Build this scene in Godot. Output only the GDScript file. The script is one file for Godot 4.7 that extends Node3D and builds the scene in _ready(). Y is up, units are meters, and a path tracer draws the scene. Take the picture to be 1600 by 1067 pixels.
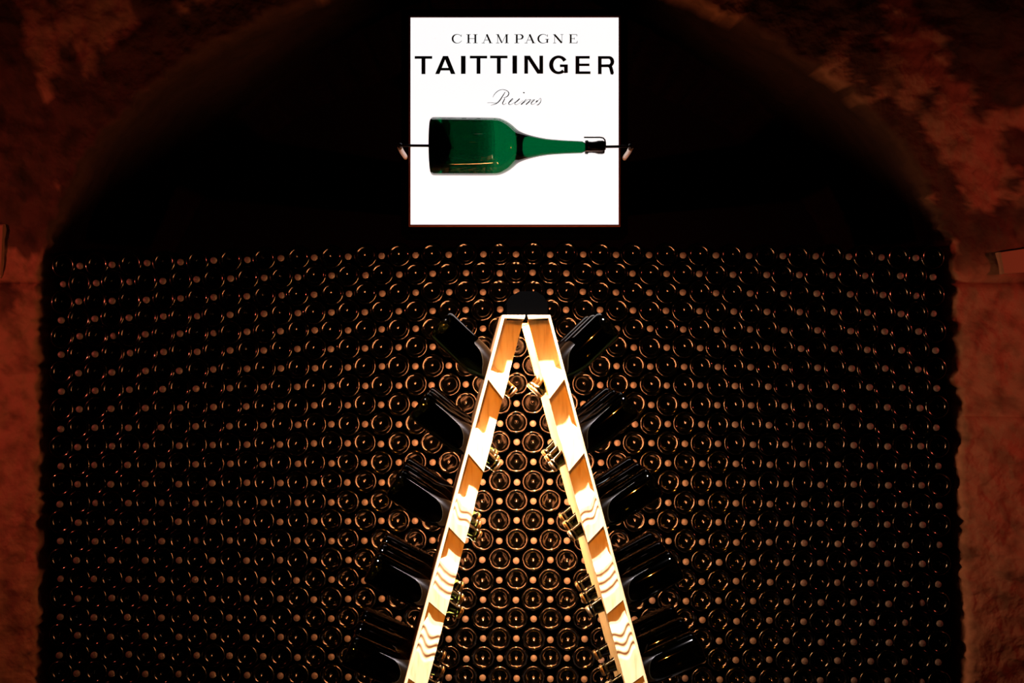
extends Node3D
# A vaulted chalk cellar: a stack of champagne bottles in an arched alcove, a backlit sign above it and a wooden riddling rack in front.

const CAM := Vector3(0.0, 1.36, 3.67)
const F := 1650.0                      # focal length in pixels of the 1600x1067 frame
const WD := 3.67                       # distance from the camera to the face of the bottle stack
const RACK_AT := Vector3(0.0375, 0.0, 0.92)
const RACK_TURN := 0.0394
const APEX := 1.4292
const SPLAY := 0.266
const STILE_W := 0.06
const RACK_DEPTH := 0.43
const KEY_AT := Vector3(-0.12, 3.0, 1.54)

var M := {}
var used := {}

# ------------------------------------------------------------------ helpers
func pw(px: float, py: float, d: float) -> Vector3:
	return Vector3((px - 800.0) / F * d, CAM.y - (py - 533.5) / F * d, CAM.z - d)

func numbered(called: String) -> String:
	var n: int = used.get(called, 0)
	used[called] = n + 1
	return called if n == 0 else "%s_%03d" % [called, n]

func tag(o: Node, label := "", category := "", group := "", kind := "") -> void:
	if label: o.set_meta("label", label)
	if category: o.set_meta("category", category)
	if group: o.set_meta("group", group)
	if kind: o.set_meta("kind", kind)

func thing(called: String, at := Vector3.ZERO) -> Node3D:
	var o := Node3D.new()
	o.name = numbered(called)
	o.position = at
	add_child(o, true)
	return o

func put(parent: Node, called: String, mesh: Mesh, mat: Material, at := Vector3.ZERO) -> MeshInstance3D:
	var o := MeshInstance3D.new()
	o.name = numbered(called) if parent == self else called
	o.mesh = mesh
	o.material_override = mat
	o.position = at
	o.cast_shadow = GeometryInstance3D.SHADOW_CASTING_SETTING_ON
	parent.add_child(o, true)
	return o

func begin() -> SurfaceTool:
	var st := SurfaceTool.new()
	st.begin(Mesh.PRIMITIVE_TRIANGLES)
	return st

func finish(st: SurfaceTool) -> ArrayMesh:
	st.generate_normals()
	return st.commit()

func tri(st: SurfaceTool, a: Vector3, b: Vector3, c: Vector3) -> void:
	st.add_vertex(a); st.add_vertex(b); st.add_vertex(c)

# corners run clockwise as seen from the front
func quad(st: SurfaceTool, a: Vector3, b: Vector3, c: Vector3, d: Vector3) -> void:
	tri(st, a, b, c); tri(st, a, c, d)

# profile: Vector2(radius, height) from the bottom up, turned about y
func lathe_into(st: SurfaceTool, prof: Array, seg := 32) -> void:
	st.set_smooth_group(0)
	for i in prof.size() - 1:
		for k in seg:
			var a0 := TAU * k / seg
			var a1 := TAU * ((k + 1) % seg) / seg
			var p: Vector2 = prof[i]
			var q: Vector2 = prof[i + 1]
			var A := Vector3(p.x * cos(a0), p.y, p.x * sin(a0))
			var B := Vector3(q.x * cos(a0), q.y, q.x * sin(a0))
			var C := Vector3(q.x * cos(a1), q.y, q.x * sin(a1))
			var D := Vector3(p.x * cos(a1), p.y, p.x * sin(a1))
			if p.x > 1e-6: tri(st, A, D, B)
			if q.x > 1e-6: tri(st, B, D, C)

func lathe(prof: Array, seg := 32) -> ArrayMesh:
	var st := begin()
	lathe_into(st, prof, seg)
	return finish(st)

# a profile with its bends rounded by Chaikin cuts
func rounded(prof: Array, times := 1) -> Array:
	var p := prof
	for t in times:
		var q := [p[0]]
		for i in p.size() - 1:
			q.append(p[i].lerp(p[i + 1], 0.25))
			q.append(p[i].lerp(p[i + 1], 0.75))
		q.append(p[-1])
		p = q
	return p

# box with chamfered edges between two corners
func box_into(st: SurfaceTool, lo: Vector3, hi: Vector3, c := 0.002) -> void:
	st.set_smooth_group(-1)
	var m := (lo + hi) / 2.0
	var h := (hi - lo) / 2.0
	var pts := []
	for ax in 3:
		for s in [-1.0, 1.0]:
			var e := [Vector3.RIGHT, Vector3.UP, Vector3.BACK]
			var n: Vector3 = e[ax] * s
			var u: Vector3 = e[(ax + 1) % 3]
			var v: Vector3 = e[(ax + 2) % 3]
			var hu: float = h[(ax + 1) % 3] - c
			var hv: float = h[(ax + 2) % 3] - c
			var o: Vector3 = m + n * h[ax]
			face(st, [o - u * hu - v * hv, o + u * hu - v * hv, o + u * hu + v * hv, o - u * hu + v * hv], n)
	for ax in 3:                              # the twelve chamfers
		var e := [Vector3.RIGHT, Vector3.UP, Vector3.BACK]
		var w: Vector3 = e[ax]
		var u: Vector3 = e[(ax + 1) % 3]
		var v: Vector3 = e[(ax + 2) % 3]
		for su in [-1.0, 1.0]:
			for sv in [-1.0, 1.0]:
				var a: Vector3 = m + u * su * h[(ax + 1) % 3] + v * sv * (h[(ax + 2) % 3] - c)
				var b: Vector3 = m + u * su * (h[(ax + 1) % 3] - c) + v * sv * h[(ax + 2) % 3]
				var l: Vector3 = w * (h[ax] - c)
				face(st, [a - l, a + l, b + l, b - l], u * su + v * sv)
	for sx in [-1.0, 1.0]:
		for sy in [-1.0, 1.0]:
			for sz in [-1.0, 1.0]:
				var s := Vector3(sx, sy, sz)
				var p := m + s * h
				face(st, [p - Vector3(0, sy, sz) * c, p - Vector3(sx, 0, sz) * c, p - Vector3(sx, sy, 0) * c], s)

# a convex face turned so that its front looks along n
func face(st: SurfaceTool, p: Array, n: Vector3) -> void:
	var k: Vector3 = (p[2] - p[0]).cross(p[1] - p[0])
	var q := p.duplicate()
	if k.dot(n) < 0.0: q.reverse()
	for i in range(1, q.size() - 1):
		tri(st, q[0], q[i], q[i + 1])

func box(lo: Vector3, hi: Vector3, c := 0.002) -> ArrayMesh:
	var st := begin()
	box_into(st, lo, hi, c)
	return finish(st)

# a round bar along a path
func tube_into(st: SurfaceTool, path: Array, r: float, seg := 10) -> void:
	st.set_smooth_group(0)
	var rings := []
	for i in path.size():
		var t: Vector3 = (path[min(i + 1, path.size() - 1)] - path[max(i - 1, 0)]).normalized()
		var u: Vector3 = t.cross(Vector3(0.31, 0.9, 0.22)).normalized()
		var v := u.cross(t)
		var ring := []
		for k in seg:
			ring.append(path[i] + (u * cos(TAU * k / seg) + v * sin(TAU * k / seg)) * r)
		rings.append(ring)
	for i in path.size() - 1:
		for k in seg:
			var k1 := (k + 1) % seg
			var mid: Vector3 = (rings[i][k] + rings[i + 1][k1]) / 2.0 - (path[i] + path[i + 1]) / 2.0
			face(st, [rings[i][k], rings[i + 1][k], rings[i + 1][k1], rings[i][k1]], mid)
	st.set_smooth_group(-1)
	face(st, rings[0], path[0] - path[1])
	face(st, rings[-1], path[-1] - path[-2])

func tube(path: Array, r: float, seg := 10) -> ArrayMesh:
	var st := begin()
	tube_into(st, path, r, seg)
	return finish(st)

# a flat pen stroke with a little body: points are Vector3(x, y, half width) in picture pixels of the sign
func stroke_into(st: SurfaceTool, pts: Array, plane: float, thick: float, smooth := true) -> void:
	var p := pts
	if smooth and pts.size() > 2:
		p = []
		for i in pts.size() - 1:
			var a: Vector3 = pts[max(i - 1, 0)]
			var b: Vector3 = pts[i]
			var c: Vector3 = pts[i + 1]
			var d: Vector3 = pts[min(i + 2, pts.size() - 1)]
			for k in 5:
				var q: Vector3 = b.cubic_interpolate(c, a, d, k / 5.0)
				q.z = lerpf(b.z, c.z, k / 5.0)
				p.append(q)
		p.append(pts[-1])
	st.set_smooth_group(-1)
	var l := []
	var r := []
	for i in p.size():
		var t := Vector2(p[min(i + 1, p.size() - 1)].x - p[max(i - 1, 0)].x, p[min(i + 1, p.size() - 1)].y - p[max(i - 1, 0)].y).normalized()
		var n: Vector2 = Vector2(-t.y, t.x) * p[i].z
		l.append(Vector2(p[i].x, p[i].y) + n)
		r.append(Vector2(p[i].x, p[i].y) - n)
	var up := Vector3(0, 0, thick)
	for i in p.size() - 1:
		var a := pw(l[i].x, l[i].y, plane)
		var b := pw(l[i + 1].x, l[i + 1].y, plane)
		var c := pw(r[i + 1].x, r[i + 1].y, plane)
		var d := pw(r[i].x, r[i].y, plane)
		face(st, [a + up, b + up, c + up, d + up], Vector3.BACK)
		face(st, [a, b, b + up, a + up], a - d)
		face(st, [d, c, c + up, d + up], d - a)

func noise(freq: float, seed_: int, octaves := 4) -> FastNoiseLite:
	var n := FastNoiseLite.new()
	n.seed = seed_
	n.frequency = freq
	n.fractal_octaves = octaves
	return n

func noise_map(freq: float, seed_: int, stops: Array, size := 512, octaves := 5) -> NoiseTexture2D:
	var t := NoiseTexture2D.new()
	t.width = size; t.height = size; t.seamless = true
	t.noise = noise(freq, seed_, octaves)
	if stops:
		var g := Gradient.new()
		g.offsets = PackedFloat32Array(stops.map(func(s): return s[0]))
		g.colors = PackedColorArray(stops.map(func(s): return s[1]))
		t.color_ramp = g
	return t

func mat(c: Color, rough := 0.6, metal := 0.0) -> StandardMaterial3D:
	var m := StandardMaterial3D.new()
	m.albedo_color = c
	m.roughness = rough
	m.metallic = metal
	return m

func lin(r: float, g: float, b: float) -> Color:
	return Color(r, g, b).linear_to_srgb()

const ORD := ["first", "second", "third", "fourth", "fifth", "sixth", "seventh", "eighth", "ninth", "tenth", "eleventh", "twelfth", "thirteenth", "fourteenth", "fifteenth", "sixteenth", "seventeenth", "eighteenth", "nineteenth", "twentieth", "twenty-first", "twenty-second", "twenty-third", "twenty-fourth", "twenty-fifth", "twenty-sixth", "twenty-seventh", "twenty-eighth"]

# ------------------------------------------------------------------ the scene
func _ready() -> void:
	camera_and_lights()
	materials()
	room()
	stack()
	rack()
	sign_board()

func camera_and_lights() -> void:
	var cam := Camera3D.new()
	cam.name = "camera"
	cam.fov = rad_to_deg(2.0 * atan(533.5 / F))
	cam.position = CAM
	cam.near = 0.05
	add_child(cam)
	cam.current = true
	var e := Environment.new()
	e.background_mode = Environment.BG_COLOR
	e.background_color = Color.BLACK
	e.tonemap_mode = Environment.TONE_MAPPER_LINEAR
	e.tonemap_exposure = 1.0
	e.sdfgi_enabled = true
	e.ssao_enabled = true
	e.ssil_enabled = true
	var we := WorldEnvironment.new()
	we.name = "environment"
	we.environment = e
	add_child(we)
	# key: an unseen narrow spot high above, placed to light the rack ends steeply
	spot("unseen_rack_key", KEY_AT, Vector3(0.03, 0.93, 0.84), lin(1.0, 0.88, 0.9), 54.0, 11.5, 0.35, 0.025)
	# an unseen deep amber spot over the camera, placed to light the rack orange
	spot("unseen_rack_amber", Vector3(-0.2, 2.35, 3.5), Vector3(0.03, 0.95, 0.92), lin(1.0, 0.29, 0.022), 6.4, 13.0, 0.9, 0.02)
	# two orange-red washers out of view, placed to light the chalk left and right
	spot("unseen_wash_left", Vector3(-3.05, 1.65, 1.25), Vector3(-2.0, 1.42, 0.0), lin(1.0, 0.15, 0.085), 1.3, 42.0, 1.0, 0.03)
	spot("unseen_wash_right", Vector3(3.05, 1.65, 1.25), Vector3(2.0, 1.42, 0.0), lin(1.0, 0.15, 0.085), 1.05, 42.0, 1.0, 0.03)

func spot(called: String, at: Vector3, to: Vector3, c: Color, energy: float, angle: float, blend: float, size: float) -> void:
	var s := SpotLight3D.new()
	s.name = called + "_spot"
	s.light_color = c
	s.light_energy = energy
	s.spot_angle = angle
	s.spot_angle_attenuation = blend
	s.spot_range = 12.0
	s.spot_attenuation = 2.0
	s.light_size = size
	s.shadow_enabled = true
	add_child(s)
	s.look_at_from_position(at, to)
	# the unseen fitting chosen for it: a can with a lens just behind the light, on a stem
	var o := thing("unseen_spot_lamp", at)
	o.transform = s.transform * Transform3D(Basis(Vector3.RIGHT, PI / 2.0), Vector3(0, 0, 0.012))
	tag(o, "unseen black can spotlight hung %s" % {"unseen_rack_key": "high over the ridge of the wooden rack", "unseen_rack_amber": "over the aisle well before the rack", "unseen_wash_left": "beside the left chalk wall", "unseen_wash_right": "beside the right chalk wall"}[called], "lamp", "")
	put(o, "housing", lathe([Vector2(0, 0.15), Vector2(0.03, 0.15), Vector2(0.036, 0.14), Vector2(0.036, -0.006), Vector2(0.033, -0.006), Vector2(0.033, 0.01), Vector2(0, 0.01)].map(func(p): return p) , 24), mat(lin(0.01, 0.01, 0.01), 0.5))
	var lens := mat(c, 0.3)
	lens.emission_enabled = true
	lens.emission = c
	lens.emission_energy_multiplier = 1.0
	put(o, "lit_lens", lathe([Vector2(0, 0.0), Vector2(0.024, 0.001), Vector2(0.032, 0.004), Vector2(0.032, 0.008), Vector2(0, 0.008)], 24), lens)

func materials() -> void:
	var m: StandardMaterial3D
	m = mat(lin(0.0006, 0.0009, 0.0006), 0.115)
	m.metallic_specular = 0.7
	M.stack_glass = m
	m = mat(Color(0.02, 0.05, 0.015, 0.0), 0.03)
	m.metallic_specular = 0.32
	m.albedo_color = lin(0.006, 0.008, 0.002)
	m.albedo_color.a = 0.0
	m.refraction_enabled = true
	m.refraction_scale = 0.05
	M.rack_glass = m
	m = mat(lin(0.0, 0.085, 0.022), 0.02)
	m.albedo_color.a = 0.0
	m.refraction_enabled = true
	m.refraction_scale = 0.05
	M.sign_glass = m
	m = mat(lin(0.0, 0.012, 0.006), 0.5)
	m.albedo_color.a = 0.16
	m.transparency = BaseMaterial3D.TRANSPARENCY_ALPHA
	m.specular_mode = BaseMaterial3D.SPECULAR_DISABLED
	M.wine = m
	M.punt = mat(lin(0.001, 0.004, 0.002), 0.3)
	M.cap = mat(lin(0.24, 0.235, 0.23), 0.45, 0.1)
	M.rack_cap = mat(lin(0.2, 0.13, 0.06), 0.3, 0.8)
	M.black = mat(lin(0.0005, 0.0005, 0.0005), 0.9)
	M.black.specular_mode = BaseMaterial3D.SPECULAR_DISABLED
	M.black_metal = mat(lin(0.012, 0.011, 0.01), 0.35, 0.6)
	M.steel = mat(lin(0.55, 0.53, 0.5), 0.3, 1.0)
	M.frame = mat(lin(0.16, 0.05, 0.035), 0.4, 0.3)
	M.ink = mat(lin(0.004, 0.006, 0.005), 0.7)
	m = mat(Color(1, 0.985, 0.985), 0.5)
	m.albedo_color = lin(0.8, 0.8, 0.8)
	m.emission_enabled = true
	m.emission = lin(1.0, 0.985, 0.985)
	m.emission_energy_multiplier = 1.0
	M.panel = m
	# wood: amber varnish, grain running along the board
	m = mat(Color.WHITE, 0.5)
	m.albedo_texture = noise_map(0.02, 5, [[0.0, lin(0.64, 0.42, 0.18)], [0.45, lin(0.82, 0.60, 0.30)], [1.0, lin(0.88, 0.68, 0.38)]], 512, 4)
	m.uv1_triplanar = true
	m.uv1_scale = Vector3(6.0, 0.8, 3.0)
	M.wood = m
	m = m.duplicate()
	m.albedo_color = lin(0.3, 0.18, 0.1)
	M.added_dark_facing = m  # added dark layer, so bottle shoulders mirror less lit wood
	# chalk: sooty and stained
	m = mat(Color.WHITE, 0.95)
	m.vertex_color_use_as_albedo = true
	m.albedo_texture = noise_map(0.012, 21, [[0.0, lin(0.42, 0.4, 0.36)], [0.38, lin(0.72, 0.7, 0.66)], [0.6, lin(0.95, 0.93, 0.9)], [1.0, Color.WHITE]], 1024, 6)
	m.uv1_triplanar = true
	m.uv1_world_triplanar = true
	m.uv1_scale = Vector3(0.8, 0.8, 0.8)
	m.heightmap_enabled = true
	m.heightmap_texture = noise_map(0.03, 8, [], 512, 6)
	m.heightmap_scale = 1.2
	M.chalk = m
	m = mat(lin(0.02, 0.016, 0.012), 0.95)
	M.unlit_chalk = m  # unlit chalk: its shade is put into a near-black colour
	m = mat(lin(0.014, 0.011, 0.009), 0.9)
	M.floor = m
	m = mat(lin(0.6, 0.4, 0.25), 0.5)
	m.emission_enabled = true
	m.emission = lin(1.0, 0.5, 0.22)
	m.emission_energy_multiplier = 4.0
	M.unseen_strip_face = m  # glowing face of the unseen strips behind and inside the rack

# ------------------------------------------------------------------ room
const CONTOUR := [
	[60, 1152], [64, 1067], [66, 900], [68, 700], [71, 500], [75, 400], [95, 335], [130, 265], [171, 205], [246, 130], [356, 60], [476, 5], [620, -45],
	[778, -65], [936, -45], [1080, 5], [1200, 60], [1310, 130], [1385, 205], [1426, 265], [1461, 335], [1481, 400], [1487, 500], [1491, 700], [1497, 900], [1502, 1067], [1505, 1152]]

func room() -> void:
	var floor_ := put(self, "floor", box(Vector3(-3.7, -0.2, -1.6), Vector3(3.7, 0.0, 5.2), 0.001), M.floor)
	tag(floor_, "dark cellar floor", "", "", "structure")
	var back := put(self, "wall_alcove", box(Vector3(-3.0, 0.0, -1.6), Vector3(3.0, 4.2, -1.4), 0.001), M.unlit_chalk)
	tag(back, "rear wall of the alcove behind the bottle stack, coloured dark for shade", "", "", "structure")
	for s in [[-3.7, "wall_left"], [3.5, "wall_right"]]:
		var w := put(self, s[1], box(Vector3(s[0], 0, -0.3), Vector3(s[0] + 0.2, 4.2, 5.2), 0.001), M.unlit_chalk)
		tag(w, "dark chalk side wall of the cellar", "", "", "structure")
	var c := put(self, "ceiling", box(Vector3(-3.7, 4.1, -1.6), Vector3(3.7, 4.3, 5.2), 0.001), M.unlit_chalk)
	tag(c, "dark cellar ceiling", "", "", "structure")
	var f := put(self, "wall_front", box(Vector3(-3.7, 0, 5.2), Vector3(3.7, 4.2, 5.4), 0.001), M.unlit_chalk)
	tag(f, "dark wall at the near end of the cellar", "", "", "structure")

	# the arched chalk face, cut into its stones: rows of points along the opening, columns outwards from it
	var pts := []
	for i in CONTOUR.size() - 1:
		var a := Vector2(CONTOUR[i][0], CONTOUR[i][1])
		var b := Vector2(CONTOUR[i + 1][0], CONTOUR[i + 1][1])
		var n: int = max(2, int(a.distance_to(b) / 7.0))
		for k in n:
			pts.append(a.lerp(b, float(k) / n))
	pts.append(Vector2(CONTOUR[-1][0], CONTOUR[-1][1]))
	var cut := [0, 0, 0, pts.size() - 1]      # left joint, right joint, right lower ridge
	for i in pts.size() - 1:
		if pts[i].x < 778 and pts[i].y > 443: cut[0] = i + 1
		if pts[i].x > 778 and pts[i].y < 437: cut[1] = i + 1
		if pts[i].x > 778 and pts[i].y < 643: cut[2] = i + 1
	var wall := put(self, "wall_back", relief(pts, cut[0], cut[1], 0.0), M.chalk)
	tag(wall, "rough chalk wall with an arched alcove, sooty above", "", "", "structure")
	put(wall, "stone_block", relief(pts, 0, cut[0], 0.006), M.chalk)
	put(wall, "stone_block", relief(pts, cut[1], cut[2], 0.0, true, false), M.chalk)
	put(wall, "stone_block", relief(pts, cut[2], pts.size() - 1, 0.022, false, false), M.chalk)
	# small pale stone at the right edge
	var st := begin()
	var q := [pw(1561, 394, 3.64), pw(1680, 376, 3.64), pw(1684, 420, 3.64), pw(1567, 428, 3.64)]
	slab(st, q, 0.06, 0.006)
	var o := put(wall, "stone_block", finish(st), M.pale_stone if M.has("pale_stone") else mat(lin(0.5, 0.27, 0.17), 0.95))
	tag(o, "small pale squared stone")
	st = begin()
	slab(st, [pw(-60, 352, 3.682), pw(6, 350, 3.682), pw(2, 436, 3.682), pw(-60, 436, 3.682)], 0.05, 0.006)
	put(wall, "stone_block", finish(st), mat(lin(0.38, 0.2, 0.13), 0.95))

# a stone slab: four front corners clockwise, set back to a chamfer and a depth
func slab(st: SurfaceTool, q: Array, depth: float, c: float) -> void:
	st.set_smooth_group(-1)
	var mid: Vector3 = (q[0] + q[1] + q[2] + q[3]) / 4.0
	var a := []
	for p in q: a.append(p + (mid - p).normalized() * c)
	face(st, a, Vector3.BACK)
	for i in 4:
		var j := (i + 1) % 4
		var n: Vector3 = (q[i] + q[j]) / 2.0 - mid
		var dz := Vector3(0, 0, -c)
		var dd := Vector3(0, 0, -depth)
		face(st, [a[i], a[j], q[j] + dz, q[i] + dz], n + Vector3(0, 0, 0.05))
		face(st, [q[i] + dz, q[j] + dz, q[j] + dd, q[i] + dd], n)

func relief(pts: Array, i0: int, i1: int, proud: float, open_first := true, open_last := true) -> ArrayMesh:
	var n1 := noise(1.6, 3, 4)
	var n2 := noise(9.0, 4, 4)
	var n3 := noise(2.2, 17, 5)
	var n4 := noise(5.0, 29, 3)
	var cols := []
	for j in 3: cols.append(-1.0 + j * 0.45)          # the reveal, running back
	for j in 56: cols.append(pow(j / 55.0, 1.25))      # the face, running outwards
	var grid := []
	var tint := []
	for i in range(i0, i1 + 1):
		var p: Vector2 = pts[i]
		var c := pw(p.x, p.y, WD + 0.02)
		var mid := pw(778, 410, WD + 0.02)
		var out := (c - mid)
		out.z = 0
		if p.y > 410: out = Vector3(signf(out.x), 0, 0)
		out = out.normalized()
		var wig: float = n2.get_noise_2d(p.x * 0.004, p.y * 0.02) * 0.02 + n1.get_noise_2d(p.x * 0.01, p.y * 0.01) * 0.02
		var row := []
		var trow := []
		for s in cols:
			var v: Vector3
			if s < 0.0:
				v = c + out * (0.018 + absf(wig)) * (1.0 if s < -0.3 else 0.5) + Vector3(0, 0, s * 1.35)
			else:
				v = c + out * (s * 1.5 + (wig + 0.012) * (1.0 - s))
				v.z += (n1.get_noise_3d(v.x, v.y, 0) * 0.07 + n2.get_noise_3d(v.x, v.y, 5) * 0.022) * minf(1.0, 0.25 + s * 4.0)
				if s == 0.0: v.z -= 0.012
				v.z += 0.03 * s
				v.z += proud if i > i0 or open_first else 0.0
			if ((i == i0 and open_first) or (i == i1 and open_last)) and s >= 0.0: v.z -= 0.022
			row.append(v)
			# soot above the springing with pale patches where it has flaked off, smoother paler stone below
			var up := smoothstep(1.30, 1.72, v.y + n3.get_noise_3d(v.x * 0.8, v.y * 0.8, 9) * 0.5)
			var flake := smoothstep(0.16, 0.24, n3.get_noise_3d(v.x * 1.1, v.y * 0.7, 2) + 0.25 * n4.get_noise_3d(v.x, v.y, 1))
			var soot_shade := lerpf(1.0, lerpf(0.2, 0.95, flake), up)
			soot_shade *= 1.0 - 0.45 * smoothstep(0.25, 0.5, n4.get_noise_3d(v.x * 1.3, v.y * 1.3, 40))
			if s < 0.0: soot_shade = 0.07  # reveal darkened in the colour to stand in for its shade
			trow.append(Color(0.52 * soot_shade, 0.27 * soot_shade, 0.17 * soot_shade))
		grid.append(row)
		tint.append(trow)
	var st := begin()
	st.set_smooth_group(0)
	for i in grid.size() - 1:
		for j in cols.size() - 1:
			for k in [[i, j], [i + 1, j], [i + 1, j + 1], [i, j], [i + 1, j + 1], [i, j + 1]]:
				st.set_color(tint[k[0]][k[1]])
				st.add_vertex(grid[k[0]][k[1]])
	return finish(st)

# ------------------------------------------------------------------ the stack of bottles
func row_y(r: int) -> float:
	var ys := [395.5, 425.0, 454.3, 483.0, 511.2, 540.3, 570.0, 599.5, 630.0, 660.3, 690.7, 721.4, 752.0, 783.0, 813.3, 844.2, 874.7, 905.9, 936.4, 967.0, 997.7, 1028.4, 1059.0, 1089.7, 1120.4]
	return ys[r]

func stack_px(r: int, j: int) -> Vector2:
	var pitch := lerpf(52.0, 52.85, clampf(r / 12.0, 0.0, 1.0)) if j > 0 else lerpf(52.6, 52.8, clampf(r / 12.0, 0.0, 1.0))
	var x := 807.0 + j * pitch / 2.0
	var y := row_y(r)
	if x < 800.0: y += (19.5 - 1.25 * r) * pow((800.0 - x) / 700.0, 1.5)
	else: y += 6.5 * pow((x - 800.0) / 670.0, 1.5)
	return Vector2(x, y)

func stack() -> void:
	var rng := RandomNumberGenerator.new()
	rng.seed = 11
	# base outwards: y of the lathe runs from the base back to the mouth
	var base_prof := [Vector2(0, 0.0312), Vector2(0.0015, 0.0309), Vector2(0.0040, 0.0301), Vector2(0.0075, 0.0284), Vector2(0.013, 0.0245), Vector2(0.019, 0.0180), Vector2(0.0232, 0.0102), Vector2(0.0257, 0.0060), Vector2(0.0280, 0.0034), Vector2(0.0300, 0.0020), Vector2(0.0320, 0.0010), Vector2(0.0340, 0.0003), Vector2(0.0357, 0.0), Vector2(0.0380, 0.0007), Vector2(0.0402, 0.0030), Vector2(0.0419, 0.0065), Vector2(0.0427, 0.012), Vector2(0.0428, 0.02),
		Vector2(0.0428, 0.100), Vector2(0.0420, 0.112), Vector2(0.037, 0.126), Vector2(0.029, 0.140), Vector2(0.021, 0.153), Vector2(0.016, 0.166), Vector2(0.014, 0.18), Vector2(0.0135, 0.26), Vector2(0.0155, 0.262), Vector2(0.0155, 0.27), Vector2(0.0, 0.272)]
	var base_mesh := lathe(base_prof, 36)
	# neck outwards: the same bottle turned round, mouth at 0
	var neck_prof := [Vector2(0, 0.0045), Vector2(0.0112, 0.0045), Vector2(0.0115, 0.014), Vector2(0.0112, 0.02), Vector2(0.0130, 0.07), Vector2(0.0138, 0.11), Vector2(0.02, 0.125), Vector2(0.029, 0.14), Vector2(0.037, 0.154), Vector2(0.042, 0.17), Vector2(0.0428, 0.185), Vector2(0.0428, 0.275), Vector2(0.040, 0.28), Vector2(0.0, 0.27)]
	var neck_mesh := lathe(neck_prof, 20)
	var cap_prof := [Vector2(0, 0.0), Vector2(0.003, 0.0), Vector2(0.0045, 0.0008), Vector2(0.0082, 0.0006), Vector2(0.0104, 0.0022), Vector2(0.0114, 0.0050), Vector2(0.0119, 0.0085), Vector2(0.0116, 0.0088), Vector2(0.0, 0.0088)]
	var cap_mesh := lathe(cap_prof, 20)
	var back := Basis(Vector3.RIGHT, -PI / 2.0)          # +y of the lathe turns to -z, into the stack
	var bases := []
	var necks := []
	for r in 25:
		var nb := 0
		var nn := 0
		for j in range(-27, 26):
			var is_base := (r + j) % 2 != 0
			var p := stack_px(r, j) + Vector2(rng.randf_range(-0.9, 0.9), rng.randf_range(-0.7, 0.7))
			if not is_base: p.y += 1.0
			var d := ((p - Vector2(815, 690)) / Vector2(1.0, 0.98)).length()
			var tilt := Basis.from_euler(Vector3(rng.randf_range(-0.012, 0.012), rng.randf_range(-0.012, 0.012), 0))
			var at := pw(p.x, p.y, WD)
			at.z += rng.randf_range(-0.006, 0.004) if is_base else rng.randf_range(-0.004, 0.012)
			var turn := Basis(Vector3.UP, rng.randf() * TAU)
			var e := {"t": Transform3D(tilt * back * turn, at), "d": d, "r": r, "n": nb if is_base else nn}
			if is_base: bases.append(e); nb += 1
			else: necks.append(e); nn += 1
	bases.sort_custom(func(a, b): return a.d < b.d)
	necks.sort_custom(func(a, b): return a.d < b.d)
	var first: Node3D = null
	for k in 300:
		var e: Dictionary = bases[k]
		var o: Node3D
		if first == null:
			o = put(self, "stacked_bottle", base_mesh, M.stack_glass)
			first = o
		else:
			o = first.duplicate()
			o.name = numbered("stacked_bottle")
			add_child(o, true)
		o.transform = e.t
		tag(o, "dark bottle lying base outward, %s stack row from the top, %s base from the left" % [ORD[e.r], ORD[e.n]], "bottle", "stacked bottles lying base outward")
	first = null
	for k in 300:
		var e: Dictionary = necks[k]
		var o: Node3D
		if first == null:
			o = thing("capped_bottle")
			put(o, "glass_body", neck_mesh, M.stack_glass)
			put(o, "crown_cap", cap_mesh, M.cap)
			first = o
		else:
			o = first.duplicate()
			o.name = numbered("capped_bottle")
			add_child(o, true)
		o.transform = e.t
		tag(o, "bottle lying cap outward, %s stack row from the top, %s crown cap from the left" % [ORD[e.r], ORD[e.n]], "bottle", "stacked bottles lying cap outward")
	rest("stacked_bottles", base_mesh, M.stack_glass, bases.slice(300), "dim outer bottles of the stack, all lying base outward", self)
	var far_necks := rest("capped_bottles", neck_mesh, M.stack_glass, necks.slice(300), "dim outer bottles of the stack, all lying cap outward", self)
	var caps := rest("crown_caps", cap_mesh, M.cap, necks.slice(300), "", far_necks)
	caps.set_meta("kind", "stuff")

func rest(called: String, mesh: Mesh, m: Material, list: Array, label: String, parent: Node) -> MultiMeshInstance3D:
	var mm := MultiMesh.new()
	mm.transform_format = MultiMesh.TRANSFORM_3D
	mm.mesh = mesh
	mm.instance_count = list.size()
	for i in list.size(): mm.set_instance_transform(i, list[i].t)
	var o := MultiMeshInstance3D.new()
	o.name = called
	o.multimesh = mm
	o.material_override = m
	parent.add_child(o, true)
	if label: tag(o, label, "bottles", "", "stuff")
	return o

# ------------------------------------------------------------------ the riddling rack
# a picture point on the rack's plane at local depth c, in the rack's own axes
func rk(px: float, py: float, c: float) -> Vector3:
	var k := (px - 800.0) / F
	var s := sin(RACK_TURN)
	var co := cos(RACK_TURN)
	var d0 := CAM.z - RACK_AT.z - c * co
	var x := (k * d0 - RACK_AT.x - c * s) / (co - k * s)
	var d := d0 + x * s
	return Vector3(x, CAM.y - (py - 533.5) / F * d - RACK_AT.y, c)

# the lips of notches added to cast shade bands on the left stile: picture points at its outer and inner edge, and where the shade below each ends
const SHADE_LIPS := [[787, 493, 820, 496], [762, 588, 786, 623], [732.4, 704.4, 757, 737], [699.5, 819.5, 726, 849], [663, 937, 695.6, 962], [633, 1057, 668, 1078]]

func leg_x(y: float, u: float, s: float) -> float:
	return s * (0.0625 + SPLAY * (APEX - y) - STILE_W * u)

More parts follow.
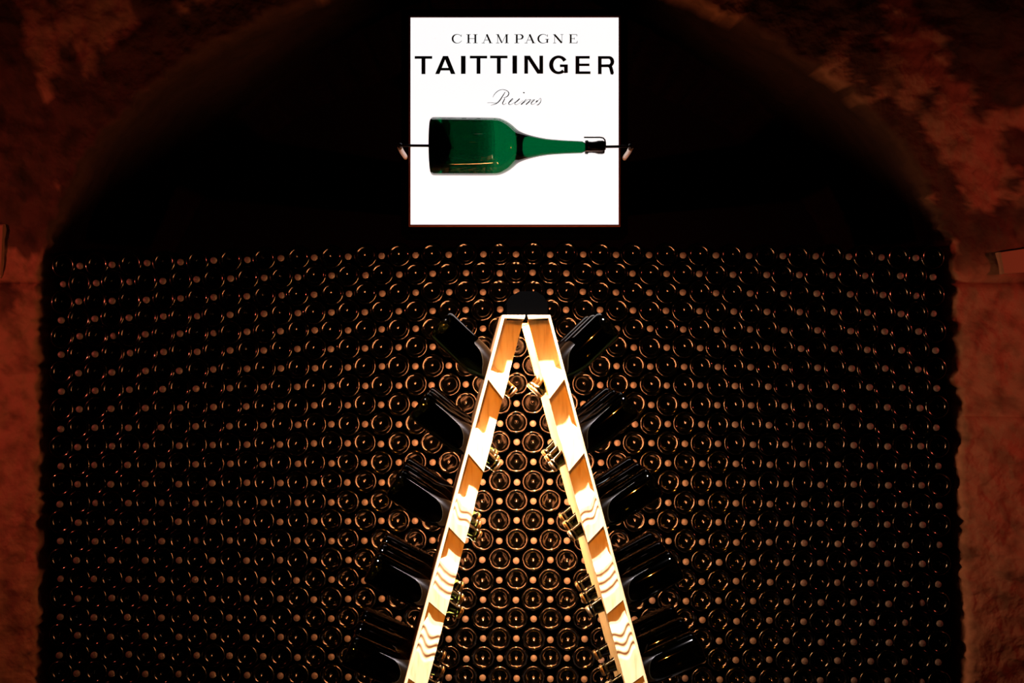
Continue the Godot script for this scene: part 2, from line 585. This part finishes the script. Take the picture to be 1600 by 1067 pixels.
func lip(k: int, u: float) -> float:
	if k == 0: return APEX
	if k > 5:                                        # below the frame the pitch goes on
		return lip(5, u) - 0.196 * (k - 5)
	var a := rk(SHADE_LIPS[k][0], SHADE_LIPS[k][1], 0.0).y
	var b := rk(SHADE_LIPS[k][2], SHADE_LIPS[k][3], 0.0).y
	return lerpf(a, b, u)

# depth of the added, shade-casting carving at share f of the way from lip k to the next, u across the stile
func carve_shade(k: int, f: float, u: float) -> float:
	if u < 0.13: return 0.0
	var y := lerpf(lip(k, u), lip(k + 1, u), f)
	var pitch := lip(k, u) - lip(k + 1, u)
	var steep := (KEY_AT.y - y) / (KEY_AT.z - RACK_AT.z)
	var ends := [0.74, 0.55, 0.44, 0.30, 0.16, 0.10]
	var slope := [-0.10, -0.08, -0.05, -0.04, -0.03, 0.0]
	var kk: int = min(k, 5)
	var bend := 0.05 * smoothstep(0.15, 0.5, u) - 0.035 * smoothstep(0.55, 1.0, u) + 0.012 * sin(u * 9.0 + k * 2.1)
	var s: float = ends[kk] + slope[kk] * u + bend
	var h := 0.0
	var start := 0.05 if k == 0 else 0.0
	if f > start:
		var deep: float = (s - start) * pitch / steep
		if f < s + 0.02: h = deep
		else: h = deep * (1.0 - smoothstep(s + 0.02, s + 0.02 + 0.12, f))
	# soft added ripples that band the light further down
	var band: Array = [[0, 0, 0], [0, 0, 0], [0.62, 0.10, 2], [0.46, 0.115, 3], [0.30, 0.12, 3], [0.24, 0.13, 3]][kk]
	if band[2] > 0:
		var g: float = (f - band[0] - 1.3 * bend + 0.05 * u) / band[1]
		if g > 0.0 and g < band[2]: h += 0.0021 * (0.5 - 0.5 * cos(g * TAU))
	return minf(h, 0.044)

func stile(s: float) -> ArrayMesh:
	var us := [0.0, 0.06, 0.12, 0.135]
	for i in 21: us.append(0.16 + 0.042 * i)
	var rows := []
	for k in 7:
		for m in 64:
			rows.append([k, m / 64.0])
			if m == 0: rows.append([k, 0.002])
	rows.append([6, 0.9])
	var grid := []
	for e in rows:
		var line := []
		for u in us:
			var y := lerpf(lip(e[0], u), lip(e[0] + 1, u), e[1])
			y = maxf(y, 0.0)
			var h := carve_shade(e[0], e[1], u)
			var edge := 0.011 * (1.0 - smoothstep(0.0, 0.12, u)) if s < 0.0 else 0.004 * (1.0 - smoothstep(0.0, 0.06, u))
			if e[0] == 0 and e[1] == 0.0: edge = maxf(edge, 0.004)
			line.append(Vector3(leg_x(y, u, s), y, -maxf(h, edge)))
		grid.append(line)
	var st := begin()
	st.set_smooth_group(-1)
	for i in grid.size() - 1:
		for j in us.size() - 1:
			face(st, [grid[i][j], grid[i][j + 1], grid[i + 1][j + 1]], Vector3(0, 0.02, 1))
			face(st, [grid[i][j], grid[i + 1][j + 1], grid[i + 1][j]], Vector3(0, 0.02, 1))
		for j in [0, us.size() - 1]:              # the two sides
			var a: Vector3 = grid[i][j]
			var b: Vector3 = grid[i + 1][j]
			face(st, [a, b, Vector3(b.x, b.y, -0.052), Vector3(a.x, a.y, -0.052)], Vector3(s * (1.0 if j == 0 else -1.0), 0, 0))
	for j in us.size() - 1:                       # the top
		var a: Vector3 = grid[0][j]
		var b: Vector3 = grid[0][j + 1]
		face(st, [a, b, Vector3(b.x, b.y, -0.052), Vector3(a.x, a.y, -0.052)], Vector3.UP)
	var back := [Vector3(leg_x(APEX, 0, s), APEX, -0.052), Vector3(leg_x(APEX, 1, s), APEX, -0.052), Vector3(leg_x(0, 1, s), 0, -0.052), Vector3(leg_x(0, 0, s), 0, -0.052)]
	face(st, back, Vector3.FORWARD)
	return finish(st)

const TIPS := [[803, 616, 43.5], [779, 731, 39.0], [750, 840, 33.0], [722, 959, 28.0], [691, 1078, 24.0]]
const COLUMNS := [-0.076, -0.222, -0.368]

func bottle_pose(k: int, s: float, c: float) -> Transform3D:
	var t := rk(TIPS[k][0], TIPS[k][1], COLUMNS[0])
	t.x = -t.x if s > 0.0 else t.x
	t.z = c
	var a := deg_to_rad(TIPS[k][2])
	var up := Vector3(-s * cos(a), -sin(a), 0)            # from the base to the mouth
	var b := Basis(up.cross(Vector3.BACK).normalized(), up, Vector3.BACK)
	if b.determinant() < 0.0: b.x = -b.x
	return Transform3D(b, t - up * 0.275)

func rack() -> void:
	var root := thing("riddling_rack", RACK_AT)
	root.rotation.y = RACK_TURN
	tag(root, "A-shaped wooden riddling rack with bottles stuck neck first through both boards", "rack")
	for s in [-1.0, 1.0]:
		# the board behind the stile and an added dark facing that dims reflections in the bottles, both bored for the necks
		for layer in [["board", 0.1, 1.0, M.wood, 0.052], ["added_dark_facing", -0.012, 0.1, M.added_dark_facing, 0.015]]:
			var csg := CSGPolygon3D.new()
			csg.name = layer[0]
			csg.polygon = PackedVector2Array([Vector2(leg_x(APEX, layer[1], s), APEX), Vector2(leg_x(APEX, layer[2], s), APEX), Vector2(leg_x(0, layer[2], s), 0), Vector2(leg_x(0, layer[1], s), 0)])
			csg.depth = RACK_DEPTH - layer[4]
			csg.position.z = -layer[4]
			csg.material = layer[3]
			for k in TIPS.size():
				for c in COLUMNS:
					var h := CSGCylinder3D.new()
					h.name = "hole"
					h.radius = 0.0225
					h.height = 0.5
					h.sides = 20
					h.operation = CSGShape3D.OPERATION_SUBTRACTION
					var t := bottle_pose(k, s, c)
					t.origin += t.basis.y * 0.2 - csg.position
					h.transform = t
					h.material = layer[3]
					csg.add_child(h, true)
			root.add_child(csg, true)
		put(root, "stile", stile(s), M.wood)
	# black cover over the hinge, behind the front edge of the ridge
	var st := begin()
	st.set_smooth_group(-1)
	var prof := []
	for p in [[792, 500], [792, 474], [799, 462], [812, 455], [838, 455], [849, 462], [856, 474], [856, 500]]:
		prof.append(rk(p[0], p[1], -0.02))
	var n := prof.size()
	var back := Vector3(0, 0, -0.24)
	face(st, prof, Vector3.BACK)
	face(st, prof.map(func(p): return p + back), Vector3.FORWARD)
	var mid := rk(824, 480, -0.02)
	for i in n:
		var j := (i + 1) % n
		face(st, [prof[i], prof[j], prof[j] + back, prof[i] + back], (prof[i] + prof[j]) / 2.0 - mid)
	var cover := put(root, "hinge_cover", finish(st), M.black)
	tag(cover, "black cover on the ridge")

	# unseen light strips on the rear of the two boards, placed to light the stack
	for s in [-1.0, 1.0]:
		var strip := thing("unseen_light_strip", Vector3.ZERO)
		tag(strip, "unseen amber light strip along the rear edge of the rack's %s board" % ("left" if s < 0.0 else "right"), "light", "unseen light strips behind the rack")
		var y0 := 0.5
		var y1 := 1.36
		var a := Vector3(leg_x(y0, 0.5, s), y0, -RACK_DEPTH)
		var b := Vector3(leg_x(y1, 0.5, s), y1, -RACK_DEPTH)
		var along := (b - a).normalized()
		var across := along.cross(Vector3.FORWARD).normalized()
		strip.transform = root.transform * Transform3D(Basis(across, along, across.cross(along)), (a + b) / 2.0)
		var l := a.distance_to(b)
		var dz: float = signf((across.cross(along)).dot(Vector3.FORWARD))
		var lo := 0.0 if dz > 0.0 else -0.012
		put(strip, "channel", box(Vector3(-0.026, -l / 2.0, lo), Vector3(0.026, l / 2.0, lo + 0.012), 0.002), M.black_metal)
		put(strip, "lit_diffuser", box(Vector3(-0.0225, -l / 2.0 + 0.004, dz * 0.014 - 0.002), Vector3(0.0225, l / 2.0 - 0.004, dz * 0.014 + 0.002), 0.0015), M.unseen_strip_face)
		var area := AreaLight3D.new()
		area.name = "unseen_strip_glow"
		area.area_size = Vector2(0.045, l - 0.008)
		area.light_color = lin(1.0, 0.29, 0.09)
		area.light_energy = 0.8
		area.area_range = 6.0
		area.shadow_enabled = true
		strip.add_child(area)
		area.position.z = dz * 0.018
		if dz > 0.0: area.rotation.y = PI
	# a third unseen strip inside, on the left board, placed to light the inner face of the right board
	var inner := thing("unseen_light_strip")
	tag(inner, "unseen amber light strip on the inner side of the rack's left board", "light", "")
	var p0 := Vector3(leg_x(0.55, 1.0, -1.0), 0.55, -0.41)
	var p1 := Vector3(leg_x(1.26, 1.0, -1.0), 1.26, -0.41)
	var up := (p1 - p0).normalized()
	var nrm := Vector3(up.y, -up.x, 0.0)
	inner.transform = root.transform * Transform3D(Basis(Vector3.BACK, up, Vector3.BACK.cross(up)), (p0 + p1) / 2.0)
	var sgn: float = signf(Vector3.BACK.cross(up).dot(nrm))
	var len2 := p0.distance_to(p1)
	put(inner, "channel", box(Vector3(-0.007, -len2 / 2.0, minf(0.0, sgn * 0.004)), Vector3(0.007, len2 / 2.0, maxf(0.0, sgn * 0.004)), 0.001), M.black_metal)
	# turned 40 degrees forward, away from the stack
	var slant := Basis(Vector3.UP, deg_to_rad(40.0))
	if (slant * Vector3(0, 0, sgn)).x < 0.0: slant = Basis(Vector3.UP, deg_to_rad(-40.0))
	var dif := put(inner, "lit_diffuser", box(Vector3(-0.005, -len2 / 2.0 + 0.004, -0.001), Vector3(0.005, len2 / 2.0 - 0.004, 0.001), 0.0008), M.unseen_strip_face)
	var out := Vector3(0, 0, sgn)
	dif.transform = Transform3D(slant, out * 0.0075)
	var ar := AreaLight3D.new()
	ar.name = "unseen_strip_glow"
	ar.area_size = Vector2(0.010, len2 - 0.008)
	ar.light_color = lin(1.0, 0.66, 0.4)
	ar.light_energy = 0.7
	ar.area_range = 6.0
	ar.shadow_enabled = true
	inner.add_child(ar)
	ar.transform = Transform3D(slant * (Basis(Vector3.UP, PI) if sgn > 0.0 else Basis()), out * 0.0075 + slant * out * 0.0015)
	# a fourth unseen strip under the ridge, placed to light the inner faces of both boards
	var ridge := thing("unseen_light_strip")
	tag(ridge, "unseen amber light strip under the ridge of the rack", "light", "")
	ridge.transform = root.transform * Transform3D(Basis(), Vector3(0.0, 1.409, -0.235))
	put(ridge, "channel", box(Vector3(-0.007, 0.0, -0.17), Vector3(0.007, 0.006, 0.17), 0.001), M.black_metal)
	put(ridge, "lit_diffuser", box(Vector3(-0.006, -0.003, -0.165), Vector3(0.006, 0.0, 0.165), 0.001), M.unseen_strip_face)
	var rl := AreaLight3D.new()
	rl.name = "unseen_strip_glow"
	rl.area_size = Vector2(0.012, 0.33)
	rl.light_color = lin(1.0, 0.4, 0.15)
	rl.light_energy = 3.6
	rl.area_range = 6.0
	rl.shadow_enabled = true
	ridge.add_child(rl)
	rl.position.y = -0.0045
	rl.rotation.x = -PI / 2.0
	# the bottles
	var prof2 := [Vector2(0.0000, 0.0280), Vector2(0.0080, 0.0270), Vector2(0.0180, 0.0200), Vector2(0.0270, 0.0080), Vector2(0.0330, 0.0010), Vector2(0.0370, 0.0000), Vector2(0.0410, 0.0020), Vector2(0.0438, 0.0080), Vector2(0.0445, 0.0160), Vector2(0.0445, 0.0850), Vector2(0.0445, 0.1220), Vector2(0.0438, 0.1350), Vector2(0.0418, 0.1480), Vector2(0.0378, 0.1620), Vector2(0.0325, 0.1770), Vector2(0.0275, 0.1920), Vector2(0.0232, 0.2080), Vector2(0.0198, 0.2240), Vector2(0.0172, 0.2400), Vector2(0.0156, 0.2530), Vector2(0.0150, 0.2560), Vector2(0.0170, 0.2575), Vector2(0.0172, 0.2640), Vector2(0.0152, 0.2655), Vector2(0.0142, 0.2705), Vector2(0.0000, 0.2710)]
	var body := lathe(prof2, 40)
	var cap := lathe([Vector2(0.0145, 0.2655), Vector2(0.0168, 0.2665), Vector2(0.0158, 0.2710), Vector2(0.0145, 0.2742), Vector2(0.0120, 0.2752), Vector2(0.0000, 0.2754)], 24)
	var words := ["front", "middle", "rear"]
	for s in [-1.0, 1.0]:
		for k in TIPS.size():
			for c in 3:
				var o := thing("champagne_bottle")
				put(o, "glass_body", body, M.rack_glass)
				put(o, "crown_cap", cap, M.rack_cap)
				o.transform = root.transform * bottle_pose(k, s, COLUMNS[c])
				tag(o, "dark green bottle stuck in the rack's %s board, %s row from the top, %s one" % ["left" if s < 0.0 else "right", ORD[k], words[c]], "bottle", "bottles in the riddling rack")

# ------------------------------------------------------------------ the sign
const SD := 3.56                          # distance of its lit face

func sign_board() -> void:
	var base := pw(804, 368, SD + 0.05)
	var root := thing("light_box_sign", base)
	tag(root, "square backlit white sign with black lettering above the bottle stack", "sign")
	var off := -base
	# black case, with the brown lip round the panel
	var st := begin()
	var o0 := pw(627, 368, SD + 0.012)
	var o1 := pw(981, 14, SD + 0.012)
	box_into(st, Vector3(o0.x, o0.y, o0.z - 0.16), Vector3(o1.x, o1.y, o0.z), 0.003)
	put(root, "case", finish(st), M.black, off)
	var i0 := pw(641.5, 351.0, SD)
	var i1 := pw(966.5, 27.5, SD)
	put(root, "lit_panel", box(Vector3(i0.x, i0.y, i0.z - 0.015), Vector3(i1.x, i1.y, i0.z), 0.0005), M.panel, off)
	var lip_w := 0.0065
	for e in [[i0.x - lip_w, i0.y - lip_w, i0.x, i1.y + lip_w], [i1.x, i0.y - lip_w, i1.x + lip_w, i1.y + lip_w], [i0.x, i0.y - lip_w, i1.x, i0.y], [i0.x, i1.y, i1.x, i1.y + lip_w]]:
		put(root, "frame_strip", box(Vector3(e[0], e[1], i0.z - 0.014), Vector3(e[2], e[3], i0.z + 0.004), 0.001), M.frame, off)
	# bracket back to the alcove wall
	put(root, "wall_bracket", box(Vector3(base.x - 0.08, base.y + 0.2, -1.4), Vector3(base.x + 0.08, base.y + 0.4, o0.z - 0.159), 0.004), M.black_metal, off)
	var glow := AreaLight3D.new()
	glow.name = "panel_glow"
	glow.area_size = Vector2(i1.x - i0.x, i1.y - i0.y)
	glow.light_color = lin(1.0, 0.985, 0.985)
	glow.light_energy = 0.02
	glow.area_range = 8.0
	glow.shadow_enabled = true
	root.add_child(glow)
	glow.position = Vector3((i0.x + i1.x) / 2.0, (i0.y + i1.y) / 2.0, i0.z + 0.001) + off
	glow.rotation.y = PI

	var plane := SD - 0.0005
	var thick := 0.0008
	# small spaced capitals
	var word := Node3D.new()
	word.name = "small_lettering"
	root.add_child(word)
	var cx := [[707.0, 721.9], [728.5, 746.3], [753.2, 768.8], [775.1, 794.6], [803.6, 817.9], [820.1, 835.9], [840.9, 856.7], [864.2, 879.7], [889.1, 902.4]]
	var text := "CHAMPAGNE"
	for i in 9:
		put(word, "letter", thin_capital(text[i], cx[i][0], cx[i][1], 53.7, 67.5, plane, thick), M.ink, off)
	# the large bold capitals
	word = Node3D.new()
	word.name = "bold_lettering"
	root.add_child(word)
	var bx := [[648.0, 675.3], [680.0, 711.5], [720.3, 727.5], [734.2, 761.2], [765.8, 793.0], [800.7, 807.9], [819.2, 848.6], [858.2, 887.2], [899.2, 922.6], [934.4, 959.8]]
	text = "TAITTINGER"
	for i in 10:
		var lift := 0.9 * absf((bx[i][0] + bx[i][1]) / 2.0 - 803.0) / 150.0
		put(word, "letter", bold_capital(text[i], bx[i][0], bx[i][1], 86.9 + lift, 115.0 + lift, plane, thick), M.ink, off)
	# the script line
	word = Node3D.new()
	word.name = "script_lettering"
	root.add_child(word)
	var zs := 17.02
	var glyphs := [
		[[[535, 165, 7], [450, 300, 13], [390, 390, 14], [320, 458, 11], [260, 490, 7], [150, 520, 3]], [[60, 455, 3], [160, 448, 4], [260, 462, 5], [325, 452, 6]],
			[[205, 310, 3], [240, 240, 6], [300, 172, 8], [370, 125, 7], [450, 103, 6], [540, 115, 7], [608, 155, 9], [630, 205, 13], [610, 260, 12], [560, 300, 8], [490, 320, 4]], [[525, 335, 10], [490, 410, 12], [465, 458, 13], [473, 490, 9], [510, 500, 4], [560, 460, 3]]],
		[[[640, 442, 3], [700, 405, 4], [735, 368, 5], [728, 342, 8], [670, 405, 14], [628, 460, 13], [635, 495, 9], [680, 500, 4], [740, 470, 3], [800, 430, 3]]],
		[[[918, 342, 13], [860, 400, 14], [792, 458, 10], [798, 495, 6], [850, 500, 3], [930, 450, 3], [1010, 390, 3]], [[1010, 178, 10], [1032, 186, 17], [1050, 180, 9]]],
		[[[1095, 355, 5], [1030, 430, 12], [955, 500, 17]], [[960, 500, 3], [1060, 430, 3], [1140, 370, 3], [1215, 365, 5]], [[1215, 362, 6], [1160, 430, 12], [1085, 502, 15]], [[1090, 500, 3], [1200, 420, 3], [1260, 378, 3], [1320, 370, 5]], [[1322, 366, 7], [1270, 410, 12], [1226, 460, 12], [1236, 495, 7], [1290, 490, 3]]],
		[[[1290, 490, 3], [1380, 430, 3], [1470, 330, 4], [1482, 400, 8], [1462, 450, 10], [1410, 505, 10], [1370, 512, 5]], [[1398, 390, 10], [1370, 415, 15], [1345, 435, 9]]]]
	for g in glyphs:
		st = begin()
		for line in g:
			stroke_into(st, line.map(func(p): return Vector3(758.0 + p[0] / zs, 134.0 + p[1] / zs, p[2] / zs)), plane, thick)
		put(word, "letter", finish(st), M.ink, off)

	show_bottle()

func bold_capital(ch: String, x0: float, x1: float, y0: float, y1: float, plane: float, thick: float) -> ArrayMesh:
	var st := begin()
	st.set_smooth_group(-1)
	var w := x1 - x0
	var S := 6.1                               # stem
	var B := 4.1                               # bar
	var xm := (x0 + x1) / 2.0
	var ym := (y0 + y1) / 2.0
	match ch:
		"T":
			plate(st, [[x0, y0], [x1, y0], [x1, y0 + B], [x0, y0 + B]], plane, thick)
			plate(st, [[xm - S / 2, y0 + B], [xm + S / 2, y0 + B], [xm + S / 2, y1], [xm - S / 2, y1]], plane, thick)
		"I":
			plate(st, [[x0, y0], [x1, y0], [x1, y1], [x0, y1]], plane, thick)
		"A":
			plate(st, [[xm - 3.6, y0], [xm + 0.6, y0], [xm - 0.2, y0 + 5.5], [x0 + 6.6, y1], [x0, y1]], plane, thick)
			plate(st, [[xm - 0.6, y0], [xm + 4.4, y0], [x1, y1], [x1 - 6.9, y1], [xm - 0.2, y0 + 5.5]], plane, thick)
			var yb := y0 + 18.6
			plate(st, [[xm - 7.0, yb], [xm + 7.0, yb], [xm + 9.0, yb + 4.0], [xm - 9.0, yb + 4.0]], plane, thick)
		"N":
			plate(st, [[x0, y0], [x0 + 5.8, y0], [x0 + 5.8, y1], [x0, y1]], plane, thick)
			plate(st, [[x1 - 5.8, y0], [x1, y0], [x1, y1], [x1 - 5.8, y1]], plane, thick)
			plate(st, [[x0 + 2.0, y0], [x0 + 9.0, y0], [x1 - 2.0, y1], [x1 - 9.0, y1]], plane, thick)
		"E":
			plate(st, [[x0, y0], [x0 + S, y0], [x0 + S, y1], [x0, y1]], plane, thick)
			plate(st, [[x0 + S, y0], [x1 - 1.2, y0], [x1 - 1.2, y0 + B], [x0 + S, y0 + B]], plane, thick)
			plate(st, [[x0 + S, ym - 2.2], [x1 - 1.6, ym - 2.2], [x1 - 1.6, ym + 1.7], [x0 + S, ym + 1.7]], plane, thick)
			plate(st, [[x0 + S, y1 - B], [x1, y1 - B], [x1, y1], [x0 + S, y1]], plane, thick)
		"G":
			var ring := []
			for i in 33:
				var a := deg_to_rad(30.0 + i * (312.0 - 30.0) / 32.0)
				ring.append(Vector3(xm + cos(a) * (w / 2 - 3.0), ym - sin(a) * (14.6 - 2.1), lerpf(2.1, 3.3, cos(a) * cos(a))))
			stroke_into(st, ring, plane, thick, false)
			plate(st, [[xm + 2.2, ym - 0.6], [x1, ym - 0.6], [x1, ym + 3.4], [xm + 2.2, ym + 3.4]], plane, thick)
			plate(st, [[x1 - 5.8, ym + 3.4], [x1, ym + 3.4], [x1, y1 - 1.6], [x1 - 5.8, y1 - 1.0]], plane, thick)
		"R":
			plate(st, [[x0, y0], [x0 + 5.6, y0], [x0 + 5.6, y1], [x0, y1]], plane, thick)
			var bowl := [Vector3(x0 + 5.0, y0 + 2.1, 2.1), Vector3(x1 - 8.6, y0 + 2.1, 2.1)]
			for i in 9:
				var a := deg_to_rad(78.0 - i * 19.5)
				bowl.append(Vector3(x1 - 8.6 + 5.6 * cos(a), y0 + 8.6 - 6.5 * sin(a), lerpf(2.1, 2.9, maxf(0.0, cos(a)))))
			bowl.append(Vector3(x0 + 5.0, y0 + 15.1, 2.1))
			stroke_into(st, bowl, plane, thick, false)
			stroke_into(st, [Vector3(x1 - 9.0, y0 + 14.6, 2.4), Vector3(x1 - 5.8, y0 + 17.0, 2.7), Vector3(x1 - 4.4, y0 + 22.0, 2.8), Vector3(x1 - 3.2, y1 - 1.0, 2.8), Vector3(x1 - 1.6, y1 - 0.1, 1.2)], plane, thick, false)
	return finish(st)

# a flat convex plate with a little body, corners in picture pixels
func plate(st: SurfaceTool, c: Array, plane: float, thick: float) -> void:
	st.set_smooth_group(-1)
	var up := Vector3(0, 0, thick)
	var q := c.map(func(p): return pw(p[0], p[1], plane))
	var mid := Vector3.ZERO
	for p in q: mid += p / q.size()
	face(st, q.map(func(p): return p + up), Vector3.BACK)
	for i in q.size():
		var a: Vector3 = q[i]
		var b: Vector3 = q[(i + 1) % q.size()]
		face(st, [a, b, b + up, a + up], (a + b) / 2.0 - mid)

func thin_capital(ch: String, x0: float, x1: float, y0: float, y1: float, plane: float, thick: float) -> ArrayMesh:
	var st := begin()
	var w := x1 - x0
	var h := y1 - y0
	var T := 1.35                              # half a thick stem
	var t := 0.33                              # half a hairline
	var P := func(a: float, b: float, r: float) -> Vector3: return Vector3(x0 + a * w, y0 + b * h, r)
	var L := func(list: Array) -> void: stroke_into(st, list, plane, thick, false)
	var serif := func(a: float, b: float, half := 3.0) -> void: stroke_into(st, [Vector3(x0 + a * w - half, y0 + b * h, t), Vector3(x0 + a * w + half, y0 + b * h, t)], plane, thick, false)
	match ch:
		"C", "G":
			var ring := []
			for i in 31:
				var a := deg_to_rad(42.0 + i * (318.0 - 42.0) / 30.0)
				var r := lerpf(t, T, pow(maxf(0.0, -cos(a)), 1.3))
				ring.append(Vector3(x0 + w * 0.5 + cos(a) * w * 0.49, y0 + h * 0.5 - sin(a) * h * 0.5, r))
			L.call(ring)
			L.call([P.call(0.93, 0.02, t), P.call(0.9, 0.28, t * 1.6)])
			if ch == "G":
				L.call([P.call(0.9, 0.55, T * 0.9), P.call(0.9, 0.97, T * 0.9)])
				serif.call(0.88, 0.55)
			else:
				L.call([P.call(0.87, 0.83, t), P.call(0.97, 0.72, t)])
		"H":
			for a in [0.2, 0.8]:
				L.call([P.call(a, 0, T), P.call(a, 1, T)])
				serif.call(a, 0.02, 3.4); serif.call(a, 0.98, 3.4)
			L.call([P.call(0.2, 0.48, t), P.call(0.8, 0.48, t)])
		"A":
			L.call([P.call(0.5, 0.0, t), P.call(0.13, 1, t)])
			L.call([P.call(0.47, 0.0, T), P.call(0.86, 1, T)])
			L.call([P.call(0.28, 0.64, t), P.call(0.7, 0.64, t)])
			serif.call(0.12, 0.98, 2.4); serif.call(0.87, 0.98, 2.9)
		"M":
			L.call([P.call(0.13, 0, t), P.call(0.13, 1, t)])
			L.call([P.call(0.13, 0, T * 0.9), P.call(0.47, 0.98, T * 0.7)])
			L.call([P.call(0.47, 0.98, t), P.call(0.82, 0, t)])
			L.call([P.call(0.85, 0, T), P.call(0.85, 1, T)])
			serif.call(0.11, 0.02, 2.2); serif.call(0.13, 0.98, 2.6); serif.call(0.87, 0.02, 2.4); serif.call(0.85, 0.98, 3.2)
		"P":
			L.call([P.call(0.27, 0, T), P.call(0.27, 1, T)])
			serif.call(0.22, 0.02, 3.2); serif.call(0.27, 0.98, 3.6)
			var bowl := [P.call(0.27, 0.02, t), P.call(0.6, 0.02, t)]
			for i in 9:
				var a := deg_to_rad(80.0 - i * 20.0)
				bowl.append(Vector3(x0 + w * (0.6 + 0.32 * cos(a)), y0 + h * (0.28 - 0.26 * sin(a)), lerpf(t, T, maxf(0.0, cos(a)))))
			bowl.append(P.call(0.27, 0.54, t))
			L.call(bowl)
		"N":
			L.call([P.call(0.15, 0, t), P.call(0.15, 1, t)])
			L.call([P.call(0.13, 0.02, T), P.call(0.87, 0.97, T)])
			L.call([P.call(0.89, 0, t), P.call(0.89, 1, t)])
			serif.call(0.1, 0.02, 1.8); serif.call(0.15, 0.98, 2.4); serif.call(0.89, 0.02, 2.2)
		"E":
			L.call([P.call(0.2, 0, T), P.call(0.2, 1, T)])
			L.call([P.call(0.0, 0.02, t), P.call(0.92, 0.02, t)])
			L.call([P.call(0.0, 0.98, t), P.call(0.95, 0.98, t)])
			L.call([P.call(0.2, 0.48, t), P.call(0.62, 0.48, t)])
			L.call([P.call(0.9, 0.0, t * 1.4), P.call(0.93, 0.22, t)])
			L.call([P.call(0.98, 0.74, t), P.call(0.93, 1.0, t * 1.6)])
			L.call([P.call(0.62, 0.36, t), P.call(0.62, 0.6, t)])
	return finish(st)

func show_bottle() -> void:
	var d := 3.40
	var k := d / F
	var base := pw(672.5, 228.6, d)
	var o := thing("display_bottle", base)
	tag(o, "large green bottle lying on its side before the lit sign", "bottle")
	# profile in picture pixels: distance along the bottle, radius
	var px := [[15, 0.5], [14, 8], [10, 20], [4, 32], [0.6, 38], [0, 40.5], [0.8, 43], [3.5, 45], [8, 45.4], [40, 45.2], [80, 45.1], [103, 44.6], [110, 43.4], [117, 40.5], [124, 36.5], [131, 31.0], [136, 26.2], [143, 22.4], [152, 19.2], [162, 16.6], [174, 14.0], [186, 12.2], [205, 10.8], [224, 9.9], [241, 9.3], [242, 0.4]]
	var prof := []
	for p in px: prof.append(Vector2(p[1] * k, p[0] * k))
	prof[0].x = 0.0
	prof[-1].x = 0.0
	var turn := Basis(Vector3.BACK, -PI / 2.0 - 0.006)      # +y of the lathe runs to the right
	var b := put(o, "glass_body", lathe(rounded(prof, 1), 64), M.sign_glass)
	b.basis = turn
	# the hollow of the base and the dark wine, in layers that end at the shoulder
	var hollow := [[2, 33], [10, 29], [20, 22], [26, 16], [31, 8], [34.5, 0]]
	var hp := [Vector2(0, 1.0 * k)]
	for p in hollow: hp.append(Vector2(p[1] * k, p[0] * k))
	var hol := put(o, "punt", lathe(rounded(hp, 2), 40), M.punt)
	hol.basis = turn
	for e in [[100.0, 40.0], [96.0, 38.6], [91.0, 37.0], [84.0, 35.0], [75.0, 33.0]]:
		var w0 := [[36.5, 0], [36.3, 8], [34, 17], [29, 26], [22, e[1] - 4.0], [16, e[1]], [e[0] - 16.0, e[1]], [e[0] - 6.0, e[1] * 0.86], [e[0] - 1.0, e[1] * 0.5], [e[0], 0]]
		var wp := []
		for p in w0: wp.append(Vector2(p[1] * k, p[0] * k))
		var wine := put(o, "wine", lathe(rounded(wp, 2), 40), M.wine)
		wine.basis = turn
	# mouth: ring, cap and the clip over it
	var mouth := [[241.5, 0], [241.5, 10.2], [243.5, 10.8], [246, 10.8], [247, 9.0], [252, 8.6], [258, 9.2], [262, 10.4], [269, 10.6], [272, 9.2], [273, 0]]
	var mp := []
	for p in mouth: mp.append(Vector2(p[1] * k, p[0] * k))
	var c := put(o, "crown_cap", lathe(mp, 32), M.black_metal)
	c.basis = turn
	var clip := []
	for p in [[912.5, 214.6], [925, 214.6], [938, 214.6], [942.5, 215.6], [945, 218.5], [946, 223], [946, 229]]:
		clip.append(pw(p[0], p[1], d) - base)
	put(o, "wire_clip", tube(clip, 1.15 * k, 8), M.black_metal)
	clip = []
	for p in [[914, 235.5], [930, 235.2], [942, 235.2], [946, 233], [946, 229]]:
		clip.append(pw(p[0], p[1], d - 0.022) - base)
	put(o, "wire_clip", tube(clip, 1.0 * k, 8), M.steel)
	# the two holders: a rod each, a ball at its end and a peg back to the case
	for h in [[624.5, 227.3, 673.5, 227.6, "left"], [985.5, 228.6, 945.5, 229.3, "right"]]:
		var e := pw(h[0], h[1], d)
		var q := pw(h[2], h[3], d)
		var r := thing("bottle_holder", e)
		tag(r, "black rod with a pale peg holding the display bottle's %s" % ("base at the sign's left edge" if h[4] == "left" else "neck at the sign's right edge"), "holder", "holders of the display bottle")
		put(r, "rod", tube([Vector3.ZERO, (q - e) * 0.5, q - e], 2.1 * k, 14), M.black_metal)
		var ball := SphereMesh.new()
		ball.radius = 4.2 * k
		ball.height = 8.4 * k
		ball.radial_segments = 24
		ball.rings = 12
		put(r, "ball_joint", ball, M.black_metal)
		var s := 1.0 if h[4] == "left" else -1.0
		put(r, "peg", tube([Vector3(0, -0.006, -0.004), Vector3(0, -0.008, -0.06), Vector3(s * 0.002, -0.008, -0.176)], 3.9 * k, 16), M.peg if M.has("peg") else mat(lin(0.75, 0.7, 0.62), 0.4))
